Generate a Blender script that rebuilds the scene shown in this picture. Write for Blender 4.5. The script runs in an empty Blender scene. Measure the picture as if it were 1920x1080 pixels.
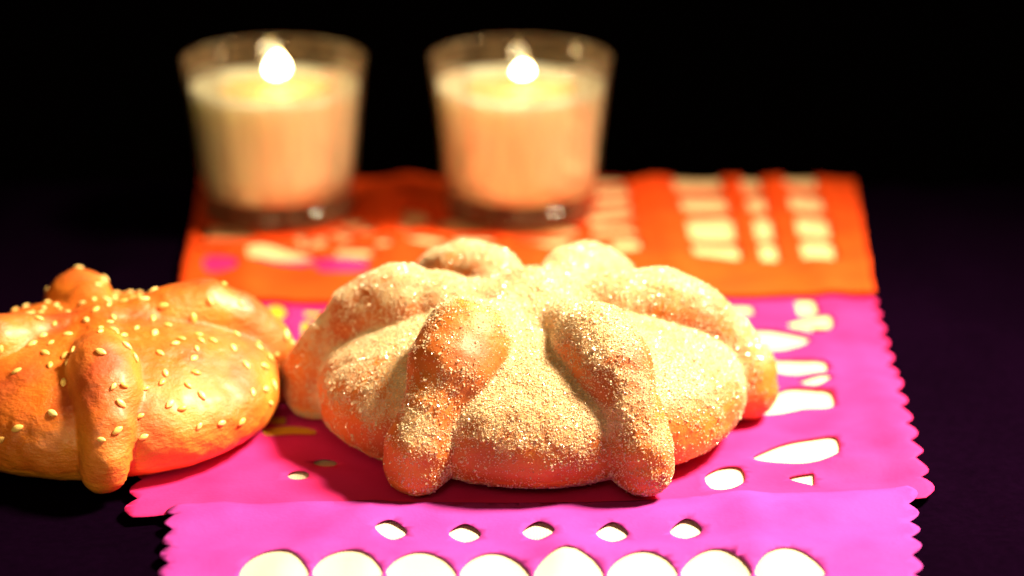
import bpy, math, random
import numpy as np
from mathutils import Vector, noise, Matrix
from mathutils.geometry import delaunay_2d_cdt

random.seed(7)
RNG = np.random.default_rng(7)
scene = bpy.context.scene
COL = scene.collection
R = math.radians

# ------------------------------------------------------------------ camera
CAM_H, CAM_Y, PITCH, FPX = 0.234, -0.578, R(18.56), 4200.0
cam = bpy.data.cameras.new("camera")
cam.lens, cam.sensor_width = 36.0 * FPX / 1920.0, 36.0
cam.clip_start, cam.clip_end = 0.01, 50.0
cam.dof.use_dof = True
cam.dof.focus_distance = 0.566
cam.dof.aperture_fstop = 5.4
cam_o = bpy.data.objects.new("camera", cam)
cam_o.location = (0, CAM_Y, CAM_H)
cam_o.rotation_euler = (math.pi / 2 - PITCH, 0, 0)
COL.objects.link(cam_o)
scene.camera = cam_o

# ------------------------------------------------------------------ world: a dark room
world = bpy.data.worlds.new("World")
scene.world = world
world.use_nodes = True
bg = world.node_tree.nodes["Background"]
bg.inputs[0].default_value = (0.9, 0.35, 0.2, 1)
bg.inputs[1].default_value = 0.0004

scene.view_settings.view_transform = 'Standard'
scene.view_settings.look = 'None'
scene.view_settings.gamma = 1.0
scene.view_settings.exposure = 0.0


# ------------------------------------------------------------------ lamps (studio, warm)
def area(name, loc, target, size, power, color, spread=180):
    l = bpy.data.lights.new(name, 'AREA')
    l.shape = 'DISK'
    l.size, l.energy, l.color = size, power, color
    l.spread = R(spread)
    o = bpy.data.objects.new(name, l)
    o.location = loc
    d = Vector(target) - Vector(loc)
    o.rotation_euler = d.to_track_quat('-Z', 'Y').to_euler()
    COL.objects.link(o)
    return o


area("key_lamp", (0.43, 0.08, 0.60), (0.04, -0.03, 0.02), 0.19, 3.5, (1.0, 0.80, 0.51), 48)
area("fill_lamp", (-0.05, -0.75, 0.55), (0.0, 0.05, 0.03), 0.35, 0.23, (1.0, 0.66, 0.28), 60)
area("added_wax_lamp", (-0.22, -0.62, 0.20), (-0.035, 0.19, 0.042), 0.06, 0.046, (0.95, 0.78, 0.38), 20)  # extra lamp added from the front left to brighten the wax

scene.cycles.use_denoising = True
scene.cycles.max_bounces = 10
scene.cycles.transparent_max_bounces = 16
scene.cycles.sample_clamp_indirect = 6.0


# ------------------------------------------------------------------ helpers
def tag(o, label=None, cat=None, group=None, kind=None):
    if label: o["label"] = label
    if cat: o["category"] = cat
    if group: o["group"] = group
    if kind: o["kind"] = kind
    return o


def empty(name, loc):
    o = bpy.data.objects.new(name, None)
    o.empty_display_size = 0.01
    o.location = loc
    COL.objects.link(o)
    return o


def mesh_np(name, verts, faces_flat, nper, normals=None, mat=None, parent=None, smooth=True):
    """verts (N,3); faces_flat 1-D loops with a constant number of corners."""
    me = bpy.data.meshes.new(name)
    verts = np.asarray(verts, np.float32)
    faces_flat = np.asarray(faces_flat, np.int32)
    nf = len(faces_flat) // nper
    me.vertices.add(len(verts))
    me.vertices.foreach_set("co", verts.ravel())
    me.loops.add(len(faces_flat))
    me.loops.foreach_set("vertex_index", faces_flat)
    me.polygons.add(nf)
    me.polygons.foreach_set("loop_start", np.arange(0, nf * nper, nper, dtype=np.int32))
    me.update(calc_edges=True)
    me.polygons.foreach_set("use_smooth", np.full(nf, smooth))
    if normals is not None:
        me.normals_split_custom_set_from_vertices([tuple(n) for n in normals])
    if mat: me.materials.append(mat)
    me.update()
    o = bpy.data.objects.new(name, me)
    COL.objects.link(o)
    if parent: o.parent = parent
    return o


def lathe(profile, seg=96, xs=1.0):
    """profile [(r,z)...] -> verts, faces (lists)"""
    v, f = [], []
    n = len(profile)
    profile = [(r * xs, z) for r, z in profile]
    for i in range(seg):
        a = 2 * math.pi * i / seg
        for (r, z) in profile:
            v.append((r * math.cos(a), r * math.sin(a), z))
    for i in range(seg):
        j = (i + 1) % seg
        for k in range(n - 1):
            f.append((i * n + k, j * n + k, j * n + k + 1, i * n + k + 1))
    return v, f


def pydata(name, v, f, mat=None, parent=None, smooth=True):
    me = bpy.data.meshes.new(name)
    me.from_pydata(v, [], f)
    me.polygons.foreach_set("use_smooth", np.full(len(me.polygons), smooth))
    if mat: me.materials.append(mat)
    me.update()
    o = bpy.data.objects.new(name, me)
    COL.objects.link(o)
    if parent: o.parent = parent
    return o


def table_pt(px, py):
    """the point of the table top that the photograph shows at (px, py) of 1920x1080"""
    th = PITCH + math.atan((py - 540) / FPX)
    horiz = CAM_H / math.tan(th)
    depth = horiz * math.cos(PITCH) + CAM_H * math.sin(PITCH)
    return ((px - 960) / FPX * depth, CAM_Y + horiz)


# ------------------------------------------------------------------ materials
def mat(name):
    m = bpy.data.materials.new(name)
    m.use_nodes = True
    nt = m.node_tree
    return m, nt, nt.nodes["Principled BSDF"], nt.nodes["Material Output"]


def nd(nt, t, **kw):
    n = nt.nodes.new(t)
    for k, v in kw.items():
        if k in n.inputs: n.inputs[k].default_value = v
        else: setattr(n, k, v)
    return n


def ramp(nt, stops):
    n = nt.nodes.new("ShaderNodeValToRGB")
    els = n.color_ramp.elements
    while len(els) < len(stops): els.new(0.5)
    for e, (p, c) in zip(els, stops):
        e.position = p
        e.color = (*c, 1)
    return n


def paper_mat(name, colour, dark, transl=0.22):
    m, nt, p, out = mat(name)
    tc = nd(nt, "ShaderNodeTexCoord")
    n1 = nd(nt, "ShaderNodeTexNoise", Scale=60.0, Detail=6.0)
    n2 = nd(nt, "ShaderNodeTexNoise", Scale=900.0, Detail=3.0)
    nt.links.new(tc.outputs["Object"], n1.inputs["Vector"])
    nt.links.new(tc.outputs["Object"], n2.inputs["Vector"])
    rp = ramp(nt, [(0.3, dark), (0.62, colour)])
    nt.links.new(n1.outputs["Fac"], rp.inputs["Fac"])
    nt.links.new(rp.outputs["Color"], p.inputs["Base Color"])
    p.inputs["Roughness"].default_value = 0.8
    p.inputs["Specular IOR Level"].default_value = 0.15
    b = nd(nt, "ShaderNodeBump", Strength=0.25, Distance=0.0004)
    nt.links.new(n2.outputs["Fac"], b.inputs["Height"])
    vo = nd(nt, "ShaderNodeTexNoise", noise_type='RIDGED_MULTIFRACTAL', Scale=26.0, Detail=4.0, Roughness=0.55, Distortion=0.3)
    nt.links.new(tc.outputs["Object"], vo.inputs["Vector"])
    b2 = nd(nt, "ShaderNodeBump", Strength=0.6, Distance=0.005)
    nt.links.new(vo.outputs["Fac"], b2.inputs["Height"])
    nt.links.new(b.outputs["Normal"], b2.inputs["Normal"])
    nt.links.new(b2.outputs["Normal"], p.inputs["Normal"])
    t = nd(nt, "ShaderNodeBsdfTranslucent")
    nt.links.new(rp.outputs["Color"], t.inputs["Color"])
    mx = nd(nt, "ShaderNodeMixShader", Fac=transl)
    nt.links.new(p.outputs[0], mx.inputs[1])
    nt.links.new(t.outputs[0], mx.inputs[2])
    nt.links.new(mx.outputs[0], out.inputs["Surface"])
    return m


M_ORANGE = paper_mat("orange_tissue", (0.84, 0.078, 0.005), (0.78, 0.054, 0.004))
M_PINK = paper_mat("pink_tissue", (0.70, 0.024, 0.21), (0.62, 0.015, 0.16))
M_LILAC = paper_mat("lilac_tissue", (0.38, 0.036, 0.31), (0.32, 0.025, 0.25))
M_YELLOW = paper_mat("yellow_tissue", (0.86, 0.50, 0.03), (0.82, 0.42, 0.025))


def cloth_mat(name, c1, c2, scale, rough=0.95, spec=0.05):
    m, nt, p, out = mat(name)
    tc = nd(nt, "ShaderNodeTexCoord")
    w1 = nd(nt, "ShaderNodeTexWave", Scale=scale, Distortion=0.6)
    w2 = nd(nt, "ShaderNodeTexWave", Scale=scale, Distortion=0.6, bands_direction='Y')
    for w in (w1, w2): nt.links.new(tc.outputs["Object"], w.inputs["Vector"])
    mul = nd(nt, "ShaderNodeMath", operation='MULTIPLY')
    nt.links.new(w1.outputs["Fac"], mul.inputs[0])
    nt.links.new(w2.outputs["Fac"], mul.inputs[1])
    rp = ramp(nt, [(0.0, c1), (1.0, c2)])
    nt.links.new(mul.outputs[0], rp.inputs["Fac"])
    nt.links.new(rp.outputs["Color"], p.inputs["Base Color"])
    p.inputs["Roughness"].default_value = rough
    p.inputs["Specular IOR Level"].default_value = spec
    b = nd(nt, "ShaderNodeBump", Strength=0.5, Distance=0.0003)
    nt.links.new(mul.outputs[0], b.inputs["Height"])
    nt.links.new(b.outputs["Normal"], p.inputs["Normal"])
    return m


M_RUNNER = cloth_mat("cream_cotton", (0.50, 0.42, 0.32), (0.62, 0.53, 0.41), 420.0)
m, nt, p, out = mat("aubergine_cotton")
tc = nd(nt, "ShaderNodeTexCoord")
n1 = nd(nt, "ShaderNodeTexNoise", Scale=380.0, Detail=5.0, Roughness=0.7)
n2 = nd(nt, "ShaderNodeTexNoise", Scale=9.0, Detail=3.0)
nt.links.new(tc.outputs["Object"], n1.inputs["Vector"])
nt.links.new(tc.outputs["Object"], n2.inputs["Vector"])
ad = nd(nt, "ShaderNodeMath", operation='MULTIPLY')
nt.links.new(n1.outputs["Fac"], ad.inputs[0])
nt.links.new(n2.outputs["Fac"], ad.inputs[1])
rp = ramp(nt, [(0.1, (0.0013, 0.0003, 0.0020)), (0.45, (0.0030, 0.0005, 0.0045))])
nt.links.new(ad.outputs[0], rp.inputs["Fac"])
nt.links.new(rp.outputs["Color"], p.inputs["Base Color"])
p.inputs["Roughness"].default_value = 1.0
p.inputs["Specular IOR Level"].default_value = 0.0
M_DARK = m
M_WOOD = cloth_mat("dark_table_wood", (0.02, 0.01, 0.006), (0.03, 0.015, 0.01), 20.0, 0.6, 0.2)


def crust_mat(name, sugared):
    m, nt, p, out = mat(name)
    tc = nd(nt, "ShaderNodeTexCoord")
    n1 = nd(nt, "ShaderNodeTexNoise", Scale=45.0, Detail=7.0, Roughness=0.6)
    nt.links.new(tc.outputs["Object"], n1.inputs["Vector"])
    at = nd(nt, "ShaderNodeAttribute", attribute_name="bake")
    add = nd(nt, "ShaderNodeMath", operation='MULTIPLY_ADD')
    add.inputs[1].default_value = 0.55
    nt.links.new(n1.outputs["Fac"], add.inputs[0])
    nt.links.new(at.outputs["Fac"], add.inputs[2])
    if sugared:
        rp = ramp(nt, [(0.2, (0.60, 0.22, 0.016)), (0.55, (0.44, 0.115, 0.009)), (0.95, (0.22, 0.036, 0.005))])
    else:
        rp = ramp(nt, [(0.2, (0.70, 0.24, 0.020)), (0.55, (0.58, 0.135, 0.010)), (0.95, (0.36, 0.050, 0.006))])
    nt.links.new(add.outputs[0], rp.inputs["Fac"])
    n2 = nd(nt, "ShaderNodeTexNoise", Scale=700.0, Detail=4.0, Roughness=0.65)
    nt.links.new(tc.outputs["Object"], n2.inputs["Vector"])
    b = nd(nt, "ShaderNodeBump", Strength=0.45, Distance=0.0007)
    nt.links.new(n2.outputs["Fac"], b.inputs["Height"])
    nt.links.new(b.outputs["Normal"], p.inputs["Normal"])
    col = rp.outputs["Color"]
    if sugared:
        sg = nd(nt, "ShaderNodeAttribute", attribute_name="sugar")
        n3 = nd(nt, "ShaderNodeTexNoise", Scale=1500.0, Detail=3.0, Roughness=0.7)
        nt.links.new(tc.outputs["Object"], n3.inputs["Vector"])
        ma = nd(nt, "ShaderNodeMath", operation='MULTIPLY_ADD')
        ma.inputs[1].default_value = 1.6
        ma.inputs[2].default_value = -0.25
        nt.links.new(n3.outputs["Fac"], ma.inputs[0])
        mb = nd(nt, "ShaderNodeMath", operation='MULTIPLY', use_clamp=True)
        nt.links.new(ma.outputs[0], mb.inputs[0])
        nt.links.new(sg.outputs["Fac"], mb.inputs[1])
        mc = nd(nt, "ShaderNodeMath", operation='MULTIPLY')
        mc.inputs[1].default_value = 0.9
        nt.links.new(mb.outputs[0], mc.inputs[0])
        mx = nd(nt, "ShaderNodeMixRGB")
        mx.inputs[2].default_value = (0.90, 0.68, 0.38, 1)
        nt.links.new(mc.outputs[0], mx.inputs[0])
        nt.links.new(col, mx.inputs[1])
        col = mx.outputs[0]
        p.inputs["Roughness"].default_value = 0.55
    else:
        rr = nd(nt, "ShaderNodeMapRange")
        rr.inputs["From Min"].default_value, rr.inputs["From Max"].default_value = 0.3, 0.7
        rr.inputs["To Min"].default_value, rr.inputs["To Max"].default_value = 0.34, 0.68
        nt.links.new(n1.outputs["Fac"], rr.inputs["Value"])
        nt.links.new(rr.outputs[0], p.inputs["Roughness"])
        p.inputs["Coat Weight"].default_value = 0.22
        p.inputs["Coat Roughness"].default_value = 0.35
        mp = nd(nt, "ShaderNodeMapping")
        mp.inputs["Scale"].default_value = (1.0, 1.0, 2.6)
        n5 = nd(nt, "ShaderNodeTexNoise", Scale=230.0, Detail=6.0, Roughness=0.62)
        nt.links.new(tc.outputs["Object"], mp.inputs[0])
        nt.links.new(mp.outputs[0], n5.inputs["Vector"])
        b3 = nd(nt, "ShaderNodeBump", Strength=0.55, Distance=0.0011)
        nt.links.new(n5.outputs["Fac"], b3.inputs["Height"])
        nt.links.new(b.outputs["Normal"], b3.inputs["Normal"])
        nt.links.new(b3.outputs["Normal"], p.inputs["Normal"])
    nt.links.new(col, p.inputs["Base Color"])
    p.inputs["Subsurface Weight"].default_value = 0.15
    p.inputs["Subsurface Radius"].default_value = (1.0, 0.35, 0.1)
    p.inputs["Subsurface Scale"].default_value = 0.003
    return m


M_CRUST = crust_mat("sugared_crust", True)
M_GLAZE = crust_mat("egg_washed_crust", False)

m, nt, p, out = mat("sugar")
p.inputs["Base Color"].default_value = (0.92, 0.75, 0.50, 1)
p.inputs["Roughness"].default_value = 0.18
p.inputs["Specular IOR Level"].default_value = 0.7
p.inputs["Transmission Weight"].default_value = 0.5
M_SUGAR = m

m, nt, p, out = mat("sesame")
oi = nd(nt, "ShaderNodeObjectInfo")
rp = ramp(nt, [(0.0, (0.62, 0.30, 0.06)), (0.4, (0.80, 0.50, 0.14)), (1.0, (0.86, 0.62, 0.24))])
nt.links.new(oi.outputs["Random"], rp.inputs["Fac"])
nt.links.new(rp.outputs["Color"], p.inputs["Base Color"])
p.inputs["Roughness"].default_value = 0.4
M_SEED = m

m, nt, p, out = mat("candle_wax")
p.inputs["Base Color"].default_value = (0.86, 0.84, 0.58, 1)
p.inputs["Roughness"].default_value = 0.35
p.inputs["Subsurface Weight"].default_value = 0.45
p.inputs["Subsurface Radius"].default_value = (1.0, 0.95, 0.80)
p.inputs["Subsurface Scale"].default_value = 0.012
M_WAX = m

m, nt, p, out = mat("melted_wax")
p.inputs["Base Color"].default_value = (0.80, 0.58, 0.28, 1)
p.inputs["Roughness"].default_value = 0.10
p.inputs["Subsurface Weight"].default_value = 0.6
p.inputs["Subsurface Radius"].default_value = (1.0, 0.5, 0.2)
p.inputs["Subsurface Scale"].default_value = 0.006
M_POOL = m

m, nt, p, out = mat("wick")
p.inputs["Base Color"].default_value = (0.02, 0.012, 0.008, 1)
p.inputs["Roughness"].default_value = 0.9
M_WICK = m

m, nt, p, out = mat("flame")
tc = nd(nt, "ShaderNodeTexCoord")
sx = nd(nt, "ShaderNodeSeparateXYZ")
nt.links.new(tc.outputs["Generated"], sx.inputs[0])
rp = ramp(nt, [(0.0, (1.0, 0.50, 0.10)), (0.25, (1.0, 0.84, 0.46)), (0.75, (1.0, 0.78, 0.38)), (1.0, (1.0, 0.50, 0.10))])
nt.links.new(sx.outputs[2], rp.inputs["Fac"])
em = nd(nt, "ShaderNodeEmission", Strength=55.0)
nt.links.new(rp.outputs["Color"], em.inputs["Color"])
nt.links.new(em.outputs[0], out.inputs["Surface"])
M_FLAME = m


def glass_mat(name, tint, refl):
    m, nt, p, out = mat(name)
    nt.nodes.remove(p)
    fr = nd(nt, "ShaderNodeFresnel", IOR=1.48)
    mu = nd(nt, "ShaderNodeMath", operation='MULTIPLY', use_clamp=True)
    mu.inputs[1].default_value = refl
    tr = nd(nt, "ShaderNodeBsdfTransparent")
    tr.inputs["Color"].default_value = (*tint, 1)
    gl = nd(nt, "ShaderNodeBsdfGlossy", Roughness=0.03)
    gl.inputs["Color"].default_value = (1, 1, 1, 1)
    mx = nd(nt, "ShaderNodeMixShader")
    nt.links.new(fr.outputs[0], mu.inputs[0])
    nt.links.new(mu.outputs[0], mx.inputs[0])
    nt.links.new(tr.outputs[0], mx.inputs[1])
    nt.links.new(gl.outputs[0], mx.inputs[2])
    df = nd(nt, "ShaderNodeBsdfDiffuse")                    # thin streaky haze painted in, so the glass looks less dark
    df.inputs["Color"].default_value = (0.60, 0.38, 0.22, 1)
    tc = nd(nt, "ShaderNodeTexCoord")
    mp = nd(nt, "ShaderNodeMapping")
    mp.inputs["Scale"].default_value = (1.0, 1.0, 0.12)
    ns = nd(nt, "ShaderNodeTexNoise", Scale=420.0, Detail=4.0)
    nt.links.new(tc.outputs["Object"], mp.inputs[0])
    nt.links.new(mp.outputs[0], ns.inputs["Vector"])
    sm = nd(nt, "ShaderNodeMapRange")
    sm.inputs["From Min"].default_value, sm.inputs["From Max"].default_value = 0.35, 0.75
    sm.inputs["To Min"].default_value, sm.inputs["To Max"].default_value = 0.02, 0.13
    nt.links.new(ns.outputs["Fac"], sm.inputs["Value"])
    m2 = nd(nt, "ShaderNodeMixShader")
    nt.links.new(sm.outputs[0], m2.inputs[0])
    nt.links.new(mx.outputs[0], m2.inputs[1])
    nt.links.new(df.outputs[0], m2.inputs[2])
    nt.links.new(m2.outputs[0], out.inputs["Surface"])
    return m


M_GLASS = glass_mat("clear_glass", (0.99, 0.98, 0.96), 0.5)
M_BASE = glass_mat("thick_glass", (0.80, 0.66, 0.52), 0.35)

# ------------------------------------------------------------------ table and cloths
TABLE_BACK = 0.245
DROP_R = 0.010


def wrinkle(x, y):
    """common relief of all the layers, calm under the breads and candles"""
    w = 0.5 + 0.5 * noise.noise((x * 17, y * 21, 0.3))
    w += 0.35 * noise.noise((x * 45, y * 60, 4.3))
    w += 0.6 * math.exp(-(noise.noise((x * 22 + 3, y * 26, 9.1)) * 5) ** 2)
    w += 0.55 * math.exp(-(((x + 0.013 + 0.02 * y) % 0.047 - 0.0235) / 0.005) ** 2)      # fold lines
    w += 0.55 * math.exp(-(((y + 0.006 - 0.015 * x) % 0.055 - 0.0275) / 0.005) ** 2)
    k = 1.0
    for (cx, cy, r0, r1) in ((0.005, 0, .055, .085), (-0.107, -.004, .045, .07), (.003, .198, .03, .045), (-.084, .198, .03, .045)):
        d = math.hypot(x - cx, y - cy)
        k *= min(1, max(0, (d - r0) / (r1 - r0)))
    return 0.0022 * max(0, w) * k


def drape(x, y, lift):
    """height and depth after the fall over the table's back edge"""
    z = lift + wrinkle(x, y)
    s = y - (TABLE_BACK - DROP_R)
    if s <= 0: return (x, y, z)
    rr = DROP_R + z
    a = s / DROP_R
    if a < math.pi / 2:
        return (x, TABLE_BACK - DROP_R + rr * math.sin(a), -DROP_R + rr * math.cos(a))
    rest = s - DROP_R * math.pi / 2
    return (x, TABLE_BACK + z, -DROP_R - rest)


def grid_cloth(name, x0, x1, y0, y1, lift, mat_, nx, ny):
    v, f = [], []
    for j in range(ny + 1):
        for i in range(nx + 1):
            x = x0 + (x1 - x0) * i / nx
            y = y0 + (y1 - y0) * j / ny
            v.append(drape(x, y, lift))
    for j in range(ny):
        for i in range(nx):
            a = j * (nx + 1) + i
            f.append((a, a + 1, a + nx + 2, a + nx + 1))
    return pydata(name, v, f, mat_)


tv = [(x, y, z) for z in (-0.03, -0.004) for (x, y) in ((-.8, -.6), (.8, -.6), (.8, TABLE_BACK - .002), (-.8, TABLE_BACK - .002))]
tb = pydata("table", tv, [(3, 2, 1, 0), (4, 5, 6, 7), (0, 1, 5, 4), (1, 2, 6, 5), (2, 3, 7, 6), (3, 0, 4, 7)], M_WOOD, smooth=False)
tag(tb, kind="structure")
o = grid_cloth("tablecloth", -.8, .8, -.55, .40, -0.0012, M_DARK, 260, 200)
tag(o, "plain dark aubergine cloth covering the whole table", "tablecloth")
o = grid_cloth("table_runner", -.079, .092, -.30, .10, 0.0003, M_RUNNER, 60, 160)
tag(o, "cream white cotton runner showing through the paper cut-outs", "table runner")


def paper(name, outline, holes, lift, mat_, label, step=0.0026, curl=None):
    """tissue sheet with real cut-outs: constrained triangulation, then draped"""
    def dens(poly, m):
        r = []
        for i in range(len(poly)):
            a, b = Vector(poly[i]), Vector(poly[(i + 1) % len(poly)])
            k = max(1, int((b - a).length / m))
            for t in range(k): r.append(a + (b - a) * t / k)
        return r
    loops = [dens(outline, step)] + [dens(h, step) for h in holes]
    pts, edges = [], []
    for lp in loops:
        s = len(pts)
        pts += lp
        edges += [(s + i, s + (i + 1) % len(lp)) for i in range(len(lp))]
    xs = [q[0] for q in outline]
    ys = [q[1] for q in outline]
    y = min(ys)
    while y < max(ys):
        x = min(xs)
        while x < max(xs):
            pts.append(Vector((x + random.uniform(-.3, .3) * step, y + random.uniform(-.3, .3) * step)))
            x += step
        y += step
    vs, es, fs, _, _, _ = delaunay_2d_cdt(pts, edges, [], 0, 1e-6, True)

    def inside(px, py, poly):
        c = False
        n = len(poly)
        for i in range(n):
            x1, y1 = poly[i]
            x2, y2 = poly[(i + 1) % n]
            if (y1 > py) != (y2 > py) and px < (x2 - x1) * (py - y1) / (y2 - y1) + x1: c = not c
        return c
    boxes = [(min(q[0] for q in h), max(q[0] for q in h), min(q[1] for q in h), max(q[1] for q in h)) for h in holes]
    faces = []
    for t in fs:
        cx = sum(vs[i][0] for i in t) / len(t)
        cy = sum(vs[i][1] for i in t) / len(t)
        if not inside(cx, cy, outline): continue
        if any(b[0] <= cx <= b[1] and b[2] <= cy <= b[3] and inside(cx, cy, h) for h, b in zip(holes, boxes)): continue
        faces.append(tuple(t))
    used = sorted({i for t in faces for i in t})
    ix = {i: k for k, i in enumerate(used)}
    v = [drape(vs[i][0], vs[i][1], lift + (curl(vs[i][0], vs[i][1]) if curl else 0)) for i in used]
    o = pydata(name, v, [tuple(ix[i] for i in t) for t in faces], mat_)
    md = o.modifiers.new("thickness", 'SOLIDIFY')
    md.thickness = 0.00012
    md.offset = 1
    tag(o, label, "paper", "cut-out tissue papers laid over the table")
    return o


def quad(x0, x1, y0, y1, sk=0):
    """hole seen at these pixels: rounded, slightly irregular"""
    cx, cy, a, b = (x0 + x1) / 2, (y0 + y1) / 2, (x1 - x0) / 2, (y1 - y0) / 2
    r = []
    for k in range(24):
        t = 2 * math.pi * k / 24
        c, s = math.cos(t), math.sin(t)
        e = 0.32
        ux = math.copysign(abs(c) ** e, c)
        uy = math.copysign(abs(s) ** e, s)
        r.append(table_pt(cx + a * ux + sk * uy, cy + b * uy))
    return r


def disc(cx, cy, rx, ry):
    return [table_pt(cx + rx * math.cos(2 * math.pi * k / 24), cy + ry * math.sin(2 * math.pi * k / 24)) for k in range(24)]


def smooth_poly(pp, n=6):
    r = []
    m = len(pp)
    for i in range(m):
        p0, p1, p2, p3 = (Vector(pp[(i + d) % m]) for d in (-1, 0, 1, 2))
        for k in range(n):
            t = k / n
            q = 0.5 * ((2 * p1) + (p2 - p0) * t + (2 * p0 - 5 * p1 + 4 * p2 - p3) * t * t + (3 * p1 - p0 - 3 * p2 + p3) * t ** 3)
            r.append(table_pt(q.x, q.y))
    return r


# orange sheet at the back, falling over the table's edge
oh = []
for (y0, y1, sh) in ((337, 374, 0), (384, 420, 14), (431, 470, 27), (477, 505, 36)):
    oh += [quad(1262 + sh, 1352 + sh, y0, y1, 4), quad(1388 + sh, 1424 + sh, y0, y1, 4), quad(1466 + sh, 1530 + sh, y0, y1, 4)]
for (x0, x1, y0, y1) in ((1110, 1172, 350, 366), (1118, 1180, 371, 387), (1112, 1184, 392, 407), (1104, 1188, 412, 432), (1110, 1194, 440, 458), (1148, 1204, 466, 492),
                         (940, 1086, 433, 452), (822, 915, 424, 446), (960, 1070, 460, 478), (852, 930, 455, 470),
                         (372, 474, 436, 462), (630, 702, 488, 502), (706, 736, 468, 486), (560, 615, 478, 486),
                         (548, 604, 430, 440), (760, 840, 462, 474), (365, 440, 474, 484)):
    oh.append(quad(x0, x1, y0, y1, 2))
oh.append(smooth_poly([(468, 486), (520, 482), (592, 500), (590, 520), (540, 521), (475, 512)]))
oh.append(smooth_poly([(590, 510), (650, 506), (690, 508), (688, 526), (640, 532), (598, 528)]))
oh.append(smooth_poly([(388, 506), (420, 503), (446, 508), (444, 528), (412, 532), (384, 526)]))
for (cx, cy, rx, ry) in ((780, 427, 26, 13), (605, 461, 15, 9), (648, 461, 16, 10), (664, 432, 20, 10), (690, 446, 15, 9), (567, 458, 13, 8), (632, 446, 14, 6), (760, 446, 14, 7)):
    oh.append(disc(cx, cy, rx, ry))
fl, fr_ = table_pt(330, 594), table_pt(1640, 578)
ol = [fl]
for k in range(1, 24):
    t = k / 24
    ol.append((fl[0] + (fr_[0] - fl[0]) * t, fl[1] + (fr_[1] - fl[1]) * t + 0.0012 * math.sin(t * 9) + .0018 * math.sin(math.pi * t)))
ol += [fr_, (.135, .295), (-.122, .295)]
paper("orange_tissue_paper", ol, oh, 0.0018, M_ORANGE, "orange tissue paper with rows of cut-outs under the candles",
      curl=lambda x, y: 0.0016 * math.exp(-max(0, y - (fl[1] + (fr_[1] - fl[1]) * (x - fl[0]) / (fr_[0] - fl[0]))) / 0.005))

M_WHITE = paper_mat("white_tissue_bounce_tint", (0.84, 0.56, 0.30), (0.80, 0.50, 0.25), 0.1)  # white sheet with the orange sheet's bounce light put into its colour
paper("white_tissue_paper", [(-.100, .075), (.100, .070), (.128, .285), (-.115, .285)], [], 0.00055, M_WHITE, "white tissue paper, orange bounce light painted into its colour, showing through the orange sheet's cut-outs")
# hot pink sheet under the sugared bread
ph = [quad(1360, 1412, 588, 610, 3), disc(518, 608, 19, 17), disc(521, 646, 19, 17), quad(572, 616, 600, 618), quad(566, 604, 627, 648),
      disc(470, 606, 15, 13), quad(1494, 1530, 580, 614, 4), quad(508, 536, 789, 803, 0),
      smooth_poly([(495, 812), (540, 806), (585, 812), (590, 822), (540, 822), (500, 824)]),
      smooth_poly([(1386, 644), (1432, 638), (1490, 648), (1518, 656), (1498, 666), (1450, 668), (1405, 658)]),
      smooth_poly([(1476, 632), (1510, 624), (1552, 622), (1556, 636), (1520, 644)]),
      smooth_poly([(1420, 690), (1470, 686), (1525, 694), (1552, 702), (1550, 714), (1505, 716), (1450, 706)]),
      smooth_poly([(1494, 732), (1525, 724), (1556, 722), (1556, 736), (1530, 744)]),
      smooth_poly([(1424, 784), (1440, 760), (1478, 743), (1530, 748), (1560, 756), (1560, 778), (1510, 776), (1460, 785)]),
      smooth_poly([(1412, 868), (1460, 848), (1520, 836), (1568, 836), (1568, 876), (1515, 886), (1450, 880)]),
      smooth_poly([(1322, 905), (1350, 888), (1388, 890), (1396, 915), (1372, 934), (1335, 930)]),
      smooth_poly([(1478, 908), (1520, 900), (1526, 904), (1526, 918), (1520, 922)]),
      quad(300, 345, 600, 622), disc(610, 880, 22, 9), disc(560, 905, 20, 8)]
a, b, c, d = table_pt(360, 503), table_pt(1605, 505), table_pt(1735, 960), table_pt(250, 985)


def scallop(p, q, n, dep):
    """edge from p to q cut in small waves"""
    p, q = Vector(p), Vector(q)
    nn = Vector(((q - p).y, -(q - p).x)).normalized()
    r = []
    for k in range(n * 6):
        t = k / (n * 6)
        r.append(tuple(p + (q - p) * t + nn * dep * abs(math.sin(math.pi * t * n))))
    return r


paper("pink_tissue_paper", [d] + scallop(c, b, 16, .0028) + scallop(a, d, 16, .0028), ph, 0.0011, M_PINK, "hot pink tissue paper with wavy cut-outs under the sugared bread")

# yellow sheet seen through the pink one's left cut-outs
paper("yellow_tissue_paper", [table_pt(470, 850), table_pt(640, 850), table_pt(640, 560), table_pt(440, 560)], [], 0.0008, M_YELLOW,
      "small yellow tissue paper under the pink sheet's round holes")

# lilac sheet along the front
lh = []
for k in range(8):
    cx = 452 + k * 138
    lh.append(smooth_poly([(cx, 1100), (cx + 14, 1072), (cx + 62, 1058), (cx + 110, 1072), (cx + 126, 1100), (cx + 62, 1116)]))
for k in range(5):
    cx = 704 + k * 138
    lh.append(smooth_poly([(cx, 1014), (cx + 30, 996), (cx + 60, 1014), (cx + 30, 1030)]))
lo = [table_pt(332, 968)]
for k in range(1, 20):
    t = k / 20
    lo.append(table_pt(332 + (1700 - 332) * t, 968 - 28 * t + 1.5 * math.sin(t * 14)))
lo += scallop(table_pt(1700, 940), table_pt(1720, 1240), 9, -.0025) + scallop(table_pt(300, 1240), lo[0], 9, -.0025)
paper("lilac_tissue_paper", lo[::-1], lh, 0.0007, M_LILAC, "lilac tissue paper with petal cut-outs along the table front",
      curl=lambda x, y: 0.0009 * (lambda t: t * t * (3 - 2 * t))(min(1, max(0, (y + 0.080) / 0.013))))


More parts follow.
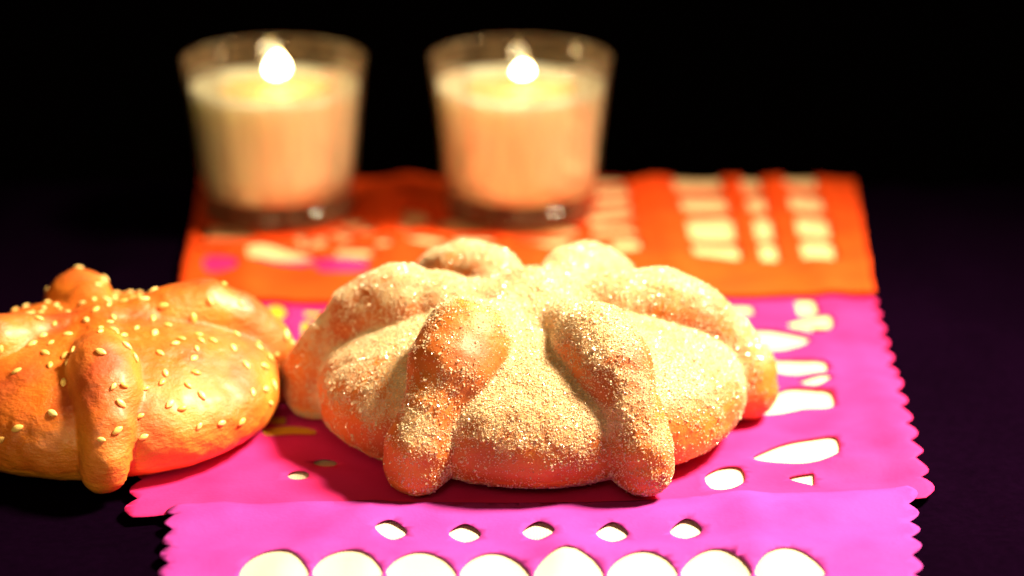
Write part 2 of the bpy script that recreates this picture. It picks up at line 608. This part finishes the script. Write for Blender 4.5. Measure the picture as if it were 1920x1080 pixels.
# ------------------------------------------------------------------ bread shapes
def vnoise(P, scale, seed):
    """smooth value noise on an (N,3) array"""
    q = P * scale + seed * 17.13
    i = np.floor(q).astype(np.int64)
    f = q - i
    f = f * f * (3 - 2 * f)

    def h(a, b, c):
        n = (a * 374761393 + b * 668265263 + c * 1274126177 + seed * 9176) & 0x7fffffff
        n = ((n ^ (n >> 13)) * 1274126177) & 0x7fffffff
        return ((n ^ (n >> 16)) & 0xffff) / 65535.0
    r = 0
    for dx in (0, 1):
        for dy in (0, 1):
            for dz in (0, 1):
                w = (f[:, 0] if dx else 1 - f[:, 0]) * (f[:, 1] if dy else 1 - f[:, 1]) * (f[:, 2] if dz else 1 - f[:, 2])
                r = r + w * h(i[:, 0] + dx, i[:, 1] + dy, i[:, 2] + dz)
    return r * 2 - 1


def fbm(P, scale, seed, octs=3):
    r, a = 0, 1.0
    for k in range(octs):
        r = r + a * vnoise(P, scale * 2 ** k, seed + k)
        a *= 0.5
    return r


def smin(a, b, k):
    h = np.clip(0.5 + 0.5 * (b - a) / k, 0, 1)
    return b + (a - b) * h - k * h * (1 - h)


def bread_field(P, bones, body):
    """distance to the dough ball and to each strip"""
    R0, Z0, HU, HL, n = body["R"], body["z0"], body["hu"], body["hl"], body["n"]
    phi = np.arctan2(P[:, 1], P[:, 0])
    puff = np.zeros(len(P))
    for az, _ in bones:
        puff += np.exp(-((np.angle(np.exp(1j * (phi - az)))) / 0.25) ** 2)
    Rr = R0 * (1 - 0.035 * puff)
    r = np.hypot(P[:, 0], P[:, 1])
    dz = P[:, 2] - Z0
    H = np.where(dz > 0, HU, HL)
    nn = np.where(dz > 0, n, 3.0)
    g = ((r / Rr) ** nn + (np.abs(dz) / H) ** nn) ** (1 / nn)
    L = np.sqrt(r * r + dz * dz) + 1e-9
    db = L * (1 - 1 / np.maximum(g, 1e-3))
    ds = []
    for az, pts in bones:
        dmin = np.full(len(P), 1e3)
        for (p0, p1) in zip(pts[:-1], pts[1:]):
            A, B = np.array(p0[:3]), np.array(p1[:3])
            ab = B - A
            t = np.clip(((P - A) @ ab) / max(ab @ ab, 1e-12), 0, 1)
            q = P - A - t[:, None] * ab
            t2 = t * t * (3 - 2 * t)
            dmin = np.minimum(dmin, np.sqrt((q * q).sum(1)) - (p0[3] + (p1[3] - p0[3]) * t2))
        ds.append(dmin)
    return db, ds


def build_bread(name, loc, scale, bones, body, material, nphi, nth, seed, lump, dough="dough_body"):
    root = empty(name, loc)
    C = np.array((0, 0, 0.013))
    th = np.linspace(0.0, math.pi * 0.86, nth)
    ph_ = np.arange(nphi) * 2 * math.pi / nphi
    T, PH = np.meshgrid(th, ph_, indexing='ij')
    D = np.stack([np.sin(T) * np.cos(PH), np.sin(T) * np.sin(PH), np.cos(T)], -1).reshape(-1, 3)
    t = np.full(len(D), 0.085)
    for _ in range(27):
        P = C + D * t[:, None]
        db, ds = bread_field(P, bones, body)
        d = db
        rr = np.hypot(P[:, 0], P[:, 1])
        k = 0.0011 + 0.0064 * np.exp(-(rr / 0.017) ** 2)
        for x in ds: d = smin(d, x, k)
        t = np.maximum(t - 0.68 * d, 0.004)
    P = C + D * t[:, None]
    P[:, 2] = np.maximum(P[:, 2], 0.0)
    # lumps of the dough
    P += D * (lump * fbm(P, 70, seed) + 0.00030 * fbm(P, 260, seed + 5))[:, None]
    P[:, 2] = np.maximum(P[:, 2], 0.0)
    db, ds = bread_field(P, bones, body)
    alld = np.stack([db] + ds, 0)
    own = np.argmin(alld, 0)
    srt = np.sort(alld, 0)
    crease = np.clip(1 - (srt[1] - srt[0]) / 0.004, 0, 1)
    P *= scale
    nv = len(P)
    i = np.arange(nth - 1)[:, None] * nphi
    j = np.arange(nphi)[None, :]
    j2 = (j + 1) % nphi
    F = np.stack([i + j, i + nphi + j, i + nphi + j2, i + j2], -1).reshape(-1, 4)
    # vertex normals of the whole
    fn = np.cross(P[F[:, 2]] - P[F[:, 0]], P[F[:, 3]] - P[F[:, 1]])
    N = np.zeros((nv, 3))
    for k in range(4): np.add.at(N, F[:, k], fn)
    N[:nphi] = N[:nphi].sum(0)
    N /= np.linalg.norm(N, axis=1)[:, None] + 1e-12
    P[:nphi] = P[:nphi].mean(0)
    own_f = own[F]
    # majority owner by face
    fo = np.where(own_f[:, 0] == own_f[:, 2], own_f[:, 0], own_f[:, 1])
    bake = np.clip(0.30 + 0.22 * fbm(P, 55 / scale, seed + 9) - 0.25 * (N[:, 2] < 0.1) * (P[:, 2] < .006), 0, 1)
    bake += 0.10 * crease  # tone also darker along the creases beside the strips
    for az, pts in bones:
        kp = np.array(pts[4][:3]) * scale + np.array((0.004 * math.cos(az), 0.004 * math.sin(az), 0.004)) * scale
        bake += 0.36 * np.exp(-(np.linalg.norm(P - kp, axis=1) / (0.010 * scale)) ** 2)
    parts = []
    for b in range(len(bones) + 1):
        sel = F[fo == b]
        if not len(sel): continue
        u, inv = np.unique(sel, return_inverse=True)
        o = mesh_np(dough if b == 0 else "bone_strip", P[u], inv.reshape(-1), 4, N[u], material, root)
        parts.append((o, u))
    return root, P, N, F, fo, bake, crease, parts


def set_attr(o, name, vals):
    a = o.data.attributes.new(name, 'FLOAT', 'POINT')
    a.data.foreach_set("value", np.asarray(vals, np.float32))


def bone(az_deg, k=1.0, knob=1.0, top=0.0, end=1.0):
    az = R(az_deg)
    prof = [(0.003, 0.0330, 0.0064), (0.014, 0.0335, 0.0072), (0.025, 0.0335, 0.0094), (0.0355, 0.0325 + top, 0.0116 * knob), (0.0440, 0.0285 + top, 0.0112 * knob),
            (0.0535, 0.0210, 0.0090 * k), (0.0588, 0.0130, 0.0092 * end), (0.0595, 0.0088, 0.0088 * end)]
    w = 0.0016 * math.sin(az_deg * 3.7)
    pts = []
    for i, (r, z, rad) in enumerate(prof):
        s = w * math.sin(i * 1.1)
        pts.append((r * math.cos(az) - s * math.sin(az), r * math.sin(az) + s * math.cos(az), z, rad * k if i in (1, 2) else rad))
    return (math.atan2(math.sin(az), math.cos(az)), pts)


# ---- the sugared bread
bones1 = [bone(3, 1.0, 0.98, -.0008), bone(62, 1.0, 0.95, -.002), bone(120, 1.0, 1.0, -.0015), bone(177, 1.0, 1.10, -.001, 1.0), bone(241, 0.88, 1.06, .001, .96), bone(298, 0.92, 0.98, .0005, .90)]
body1 = dict(R=0.0598, z0=0.0135, hu=0.0242, hl=0.0165, n=1.95)
BREAD = (0.0052, 0.0, 0.0014)
root1, P1, N1, F1, fo1, bake1, crease1, parts1 = build_bread("sugared_bread", BREAD, 1.0, bones1, body1, M_CRUST, 560, 210, 3, 0.0006)
tag(root1, "round golden bread with crossed dough strips under a coat of white sugar", "bread")
# how much sugar stuck where: upward faces most, bare patches where it rubbed off
up = np.clip(N1[:, 2], -0.2, 1)
S = 0.27 + 0.78 * np.clip(up, 0, 1) ** 1.25 + 0.28 * fbm(P1, 60, 21) + 0.30 * fbm(P1, 260, 31) + 0.22 * crease1
for (az, r, z, rad, amt) in ((244, .043, .036, .0105, 1.0), (236, .058, .012, .0085, .8), (296, .045, .031, .007, .7), (0, .064, .013, .007, .8), (118, .040, .045, .005, .5),
                             (62, .040, .045, .005, .4), (335, .058, .014, .006, .35), (310, .058, .02, .006, .4)):
    c = np.array((r * math.cos(R(az)), r * math.sin(R(az)), z))
    dd = np.linalg.norm(P1 - c, axis=1) + 0.003 * fbm(P1, 150, 41)
    S -= amt * np.clip(1.35 - dd / rad, 0, 1)
for az, pts in bones1:
    kp = np.array(pts[4][:3]) + np.array((0.006 * math.cos(az), 0.006 * math.sin(az), 0.006))
    S -= 0.16 * np.exp(-(np.linalg.norm(P1 - kp, axis=1) / 0.008) ** 2)
S = np.clip(S, 0.10, 1.0)
for o, u in parts1:
    set_attr(o, "sugar", np.clip((S[u] - 0.52) / 0.42, 0, 1))
    set_attr(o, "bake", bake1[u])

# sugar grains: little crystals lying on the crust
tri = np.concatenate([F1[:, [0, 1, 2]], F1[:, [0, 2, 3]]])
A = np.linalg.norm(np.cross(P1[tri[:, 1]] - P1[tri[:, 0]], P1[tri[:, 2]] - P1[tri[:, 0]]), axis=1) / 2
dens = A * S[tri].mean(1) ** 1.35 * (P1[tri].mean(1)[:, 2] > 0.002)


def crystals(NG, base, spread_, shape, faces, asp_):
    pick = RNG.choice(len(tri), NG, p=dens / dens.sum())
    u_, v_ = RNG.random(NG), RNG.random(NG)
    fl_ = u_ + v_ > 1
    u_[fl_], v_[fl_] = 1 - u_[fl_], 1 - v_[fl_]
    t_ = tri[pick]
    pos = P1[t_[:, 0]] * (1 - u_ - v_)[:, None] + P1[t_[:, 1]] * u_[:, None] + P1[t_[:, 2]] * v_[:, None]
    nor = N1[t_[:, 0]]
    size = base * np.exp(RNG.normal(0, spread_, NG))
    q = RNG.normal(size=(NG, 4))
    q /= np.linalg.norm(q, axis=1)[:, None]
    w, x, y, z = q.T
    ROT = np.stack([np.stack([1 - 2 * (y * y + z * z), 2 * (x * y - z * w), 2 * (x * z + y * w)], -1),
                    np.stack([2 * (x * y + z * w), 1 - 2 * (x * x + z * z), 2 * (y * z - x * w)], -1),
                    np.stack([2 * (x * z - y * w), 2 * (y * z + x * w), 1 - 2 * (x * x + y * y)], -1)], 1)
    asp = 1 + RNG.uniform(-asp_, asp_, (NG, 1, 3))
    V = np.einsum('nij,nkj->nki', ROT, shape[None] * asp) * size[:, None, None] + (pos + nor * (size * 0.5)[:, None])[:, None, :]
    FF = (faces[None] + (np.arange(NG) * len(shape))[:, None, None]).reshape(-1)
    o = mesh_np("sugar_grains", V.reshape(-1, 3), FF, faces.shape[1], None, M_SUGAR, root1, smooth=False)
    tag(o, kind="stuff")


cube = np.array([(-1, -1, -1), (1, -1, -1), (1, 1, -1), (-1, 1, -1), (-.8, -.8, 1), (.8, -.8, 1), (.8, .8, 1), (-.8, .8, 1)], float)
cf = np.array([(3, 2, 1, 0), (4, 5, 6, 7), (0, 1, 5, 4), (1, 2, 6, 5), (2, 3, 7, 6), (3, 0, 4, 7)])
tet = np.array([(1, 1, 1), (-1, -1, 1), (-1, 1, -1), (1, -1, -1)], float)
tf = np.array([(0, 2, 1), (0, 1, 3), (0, 3, 2), (1, 2, 3)])
crystals(48000, 0.000118, 0.36, cube, cf, 0.3)
crystals(165000, 0.000102, 0.30, tet, tf, 0.3)

# ---- the glazed sesame bread, beside it
bones2 = [bone(24, 1.3, 1.0, 0.003, 1.15), bone(112), bone(205), bone(-80, 1.0, 1.0, 0, 0.85)]
body2 = dict(R=0.0590, z0=0.0140, hu=0.0255, hl=0.0170, n=2.05)
SC2 = 0.82
BREAD2 = (-0.1115, -0.004, 0.0013)
root2, P2, N2, F2, fo2, bake2, crease2, parts2 = build_bread("sesame_bread", BREAD2, SC2, bones2, body2, M_GLAZE, 400, 150, 8, 0.0008)
tag(root2, "glossy orange bread sprinkled with sesame seeds, left of the sugared one", "bread")
bake2 = bake2 - 0.12 + 0.30 * np.clip(N2[:, 2], 0, 1) ** 3 + 0.10 * fbm(P2, 160, 51)
for o, u in parts2: set_attr(o, "bake", bake2[u])
# seeds
sv, sf = [], []
for i, (tz, rr) in enumerate(((-1, 0), (-.8, .5), (-.35, .92), (.1, 1.0), (.55, .72), (.85, .36), (1.0, 0))):
    for k in range(8):
        a = 2 * math.pi * k / 8
        sv.append((0.00155 * tz, 0.00088 * rr * math.cos(a), 0.00055 * rr * math.sin(a)))
for i in range(6):
    for k in range(8):
        sf.append((i * 8 + k, i * 8 + (k + 1) % 8, (i + 1) * 8 + (k + 1) % 8, (i + 1) * 8 + k))
seed_me = None
nseed = 0
ok = np.where((N2[:, 2] > -0.05) & (P2[:, 2] > 0.010))[0]
areaw = np.sin(np.linspace(0.0, math.pi * 0.86, 150)).repeat(400)[ok]
chosen = []
for idx in RNG.choice(ok, 4000, p=areaw / areaw.sum()):
    pnt = P2[idx]
    if all(np.linalg.norm(pnt - c) > 0.0026 + 0.0040 * abs(noise.noise(Vector(pnt) * 70)) for c in chosen): chosen.append(pnt)
    else: continue
    if len(chosen) > 190: break
    n = Vector(N2[idx])
    ang = random.uniform(0, 6.28)
    tdir = n.orthogonal().normalized()
    tdir.rotate(Matrix.Rotation(ang, 3, n))
    bdir = n.cross(tdir)
    M = Matrix((tdir, bdir, n)).transposed().to_4x4()
    if seed_me is None:
        o = pydata("sesame_seed", sv, sf, M_SEED, root2)
        seed_me = o.data
    else:
        o = bpy.data.objects.new("sesame_seed", seed_me)
        COL.objects.link(o)
        o.parent = root2
    s = random.uniform(0.72, 1.15)
    o.matrix_local = Matrix.Translation(Vector(pnt) + n * 0.00025) @ M @ Matrix.Diagonal((s, s, s, 1))


# ------------------------------------------------------------------ candles
def arc(cx, cz, r, a0, a1, n):
    return [(cx + r * math.cos(R(a0 + (a1 - a0) * k / n)), cz + r * math.sin(R(a0 + (a1 - a0) * k / n))) for k in range(n + 1)]


def candle(name, loc, label, flame_h, flame_w, wick_x, rot):
    root = empty(name, loc)
    root.rotation_euler[2] = rot
    tag(root, label, "candle", "lit candles in glass tumblers at the back of the table")
    # tumbler wall: outside up, over the rim, inside down
    prof = [(0.0290, 0.0078), (0.0297, 0.014), (0.0308, 0.026), (0.0321, 0.038), (0.0334, 0.049), (0.0345, 0.0568)] + arc(0.0337, 0.0573, 0.0009, 0, 180, 6) + \
           [(0.0325, 0.050), (0.0318, 0.045), (0.0311, 0.038), (0.0305, 0.033), (0.0299, 0.028), (0.0289, 0.018), (0.0278, 0.0100), (0.024, 0.0082), (0.0, 0.0080)]
    v, f = lathe(prof, 128, 0.935)
    pydata("glass_wall", v, f, M_GLASS, root)
    prof = [(0.0, 0.0012), (0.018, 0.0010), (0.0238, 0.0)] + arc(0.0264, 0.0022, 0.0022, -90, 0, 5) + [(0.0290, 0.0074), (0.0, 0.0074)]
    v, f = lathe(prof, 128, 0.935)
    pydata("glass_base", v, f, M_BASE, root)
    # wax filling
    prof = [(0.0, 0.0084), (0.0232, 0.0086), (0.0275, 0.0103), (0.0286, 0.018), (0.0296, 0.028), (0.0302, 0.0332), (0.0307, 0.0382), (0.0314, 0.045),
            (0.0316, 0.0478), (0.0306, 0.0468), (0.0280, 0.0462), (0.0235, 0.0464), (0.0210, 0.0458), (0.0195, 0.0446), (0.0, 0.0442)]
    v, f = lathe(prof, 96, 0.935)
    v = [(x * (1 + .01 * math.sin(3 * math.atan2(y, x))), y, z + (0.0006 * noise.noise((x * 90, y * 90, 1)) if z > .044 else 0)) for x, y, z in v]
    wax = pydata("wax", v, f, M_WAX, root)
    # melted pool with a meniscus round the wick
    prof = [(0.0222, 0.0464), (0.0205, 0.0456), (0.018, 0.0453), (0.010, 0.0452), (0.004, 0.0453), (0.0018, 0.0457), (0.0010, 0.0466), (0.0, 0.0468)]
    v, f = lathe(prof, 72, 0.935)
    pydata("melted_wax", v, f, M_POOL, wax)
    # wick, slightly bent
    wv, wf = [], []
    for k in range(9):
        t = k / 8
        cx = wick_x * t * t
        for j in range(8):
            a = 2 * math.pi * j / 8
            wv.append((cx + 0.0006 * math.cos(a), 0.0006 * math.sin(a), 0.0440 + 0.0075 * t))
    for k in range(8):
        for j in range(8):
            wf.append((k * 8 + j, k * 8 + (j + 1) % 8, (k + 1) * 8 + (j + 1) % 8, (k + 1) * 8 + j))
    wf.append(tuple(range(64, 72)))
    pydata("wick", wv, wf, M_WICK, root)
    # flame: a teardrop
    prof = []
    for k in range(25):
        t = k / 24
        prof.append((flame_w * 1.0 * (math.sin(math.pi * t ** 0.72)) ** 0.85 * (1 - 0.25 * t) if 0 < k < 24 else 0.0, 0.0500 + flame_h * t))
    v, f = lathe(prof, 32)
    v = [(x + wick_x * 0.7 + 0.0006 * math.sin((z - .0500) / flame_h * 2), y, z) for x, y, z in v]
    pydata("flame", v, f, M_FLAME, root)
    return root


candle("glass_candle", (0.0030, 0.198, 0.0021), "lit cream candle in a glass tumbler directly behind the sugared bread", 0.0062, 0.0036, 0.0006, 0.0)
candle("glass_candle", (-0.0840, 0.197, 0.0021), "lit cream candle with the taller flame, in the leftmost glass tumbler", 0.0096, 0.0042, 0.0012, 0.7)
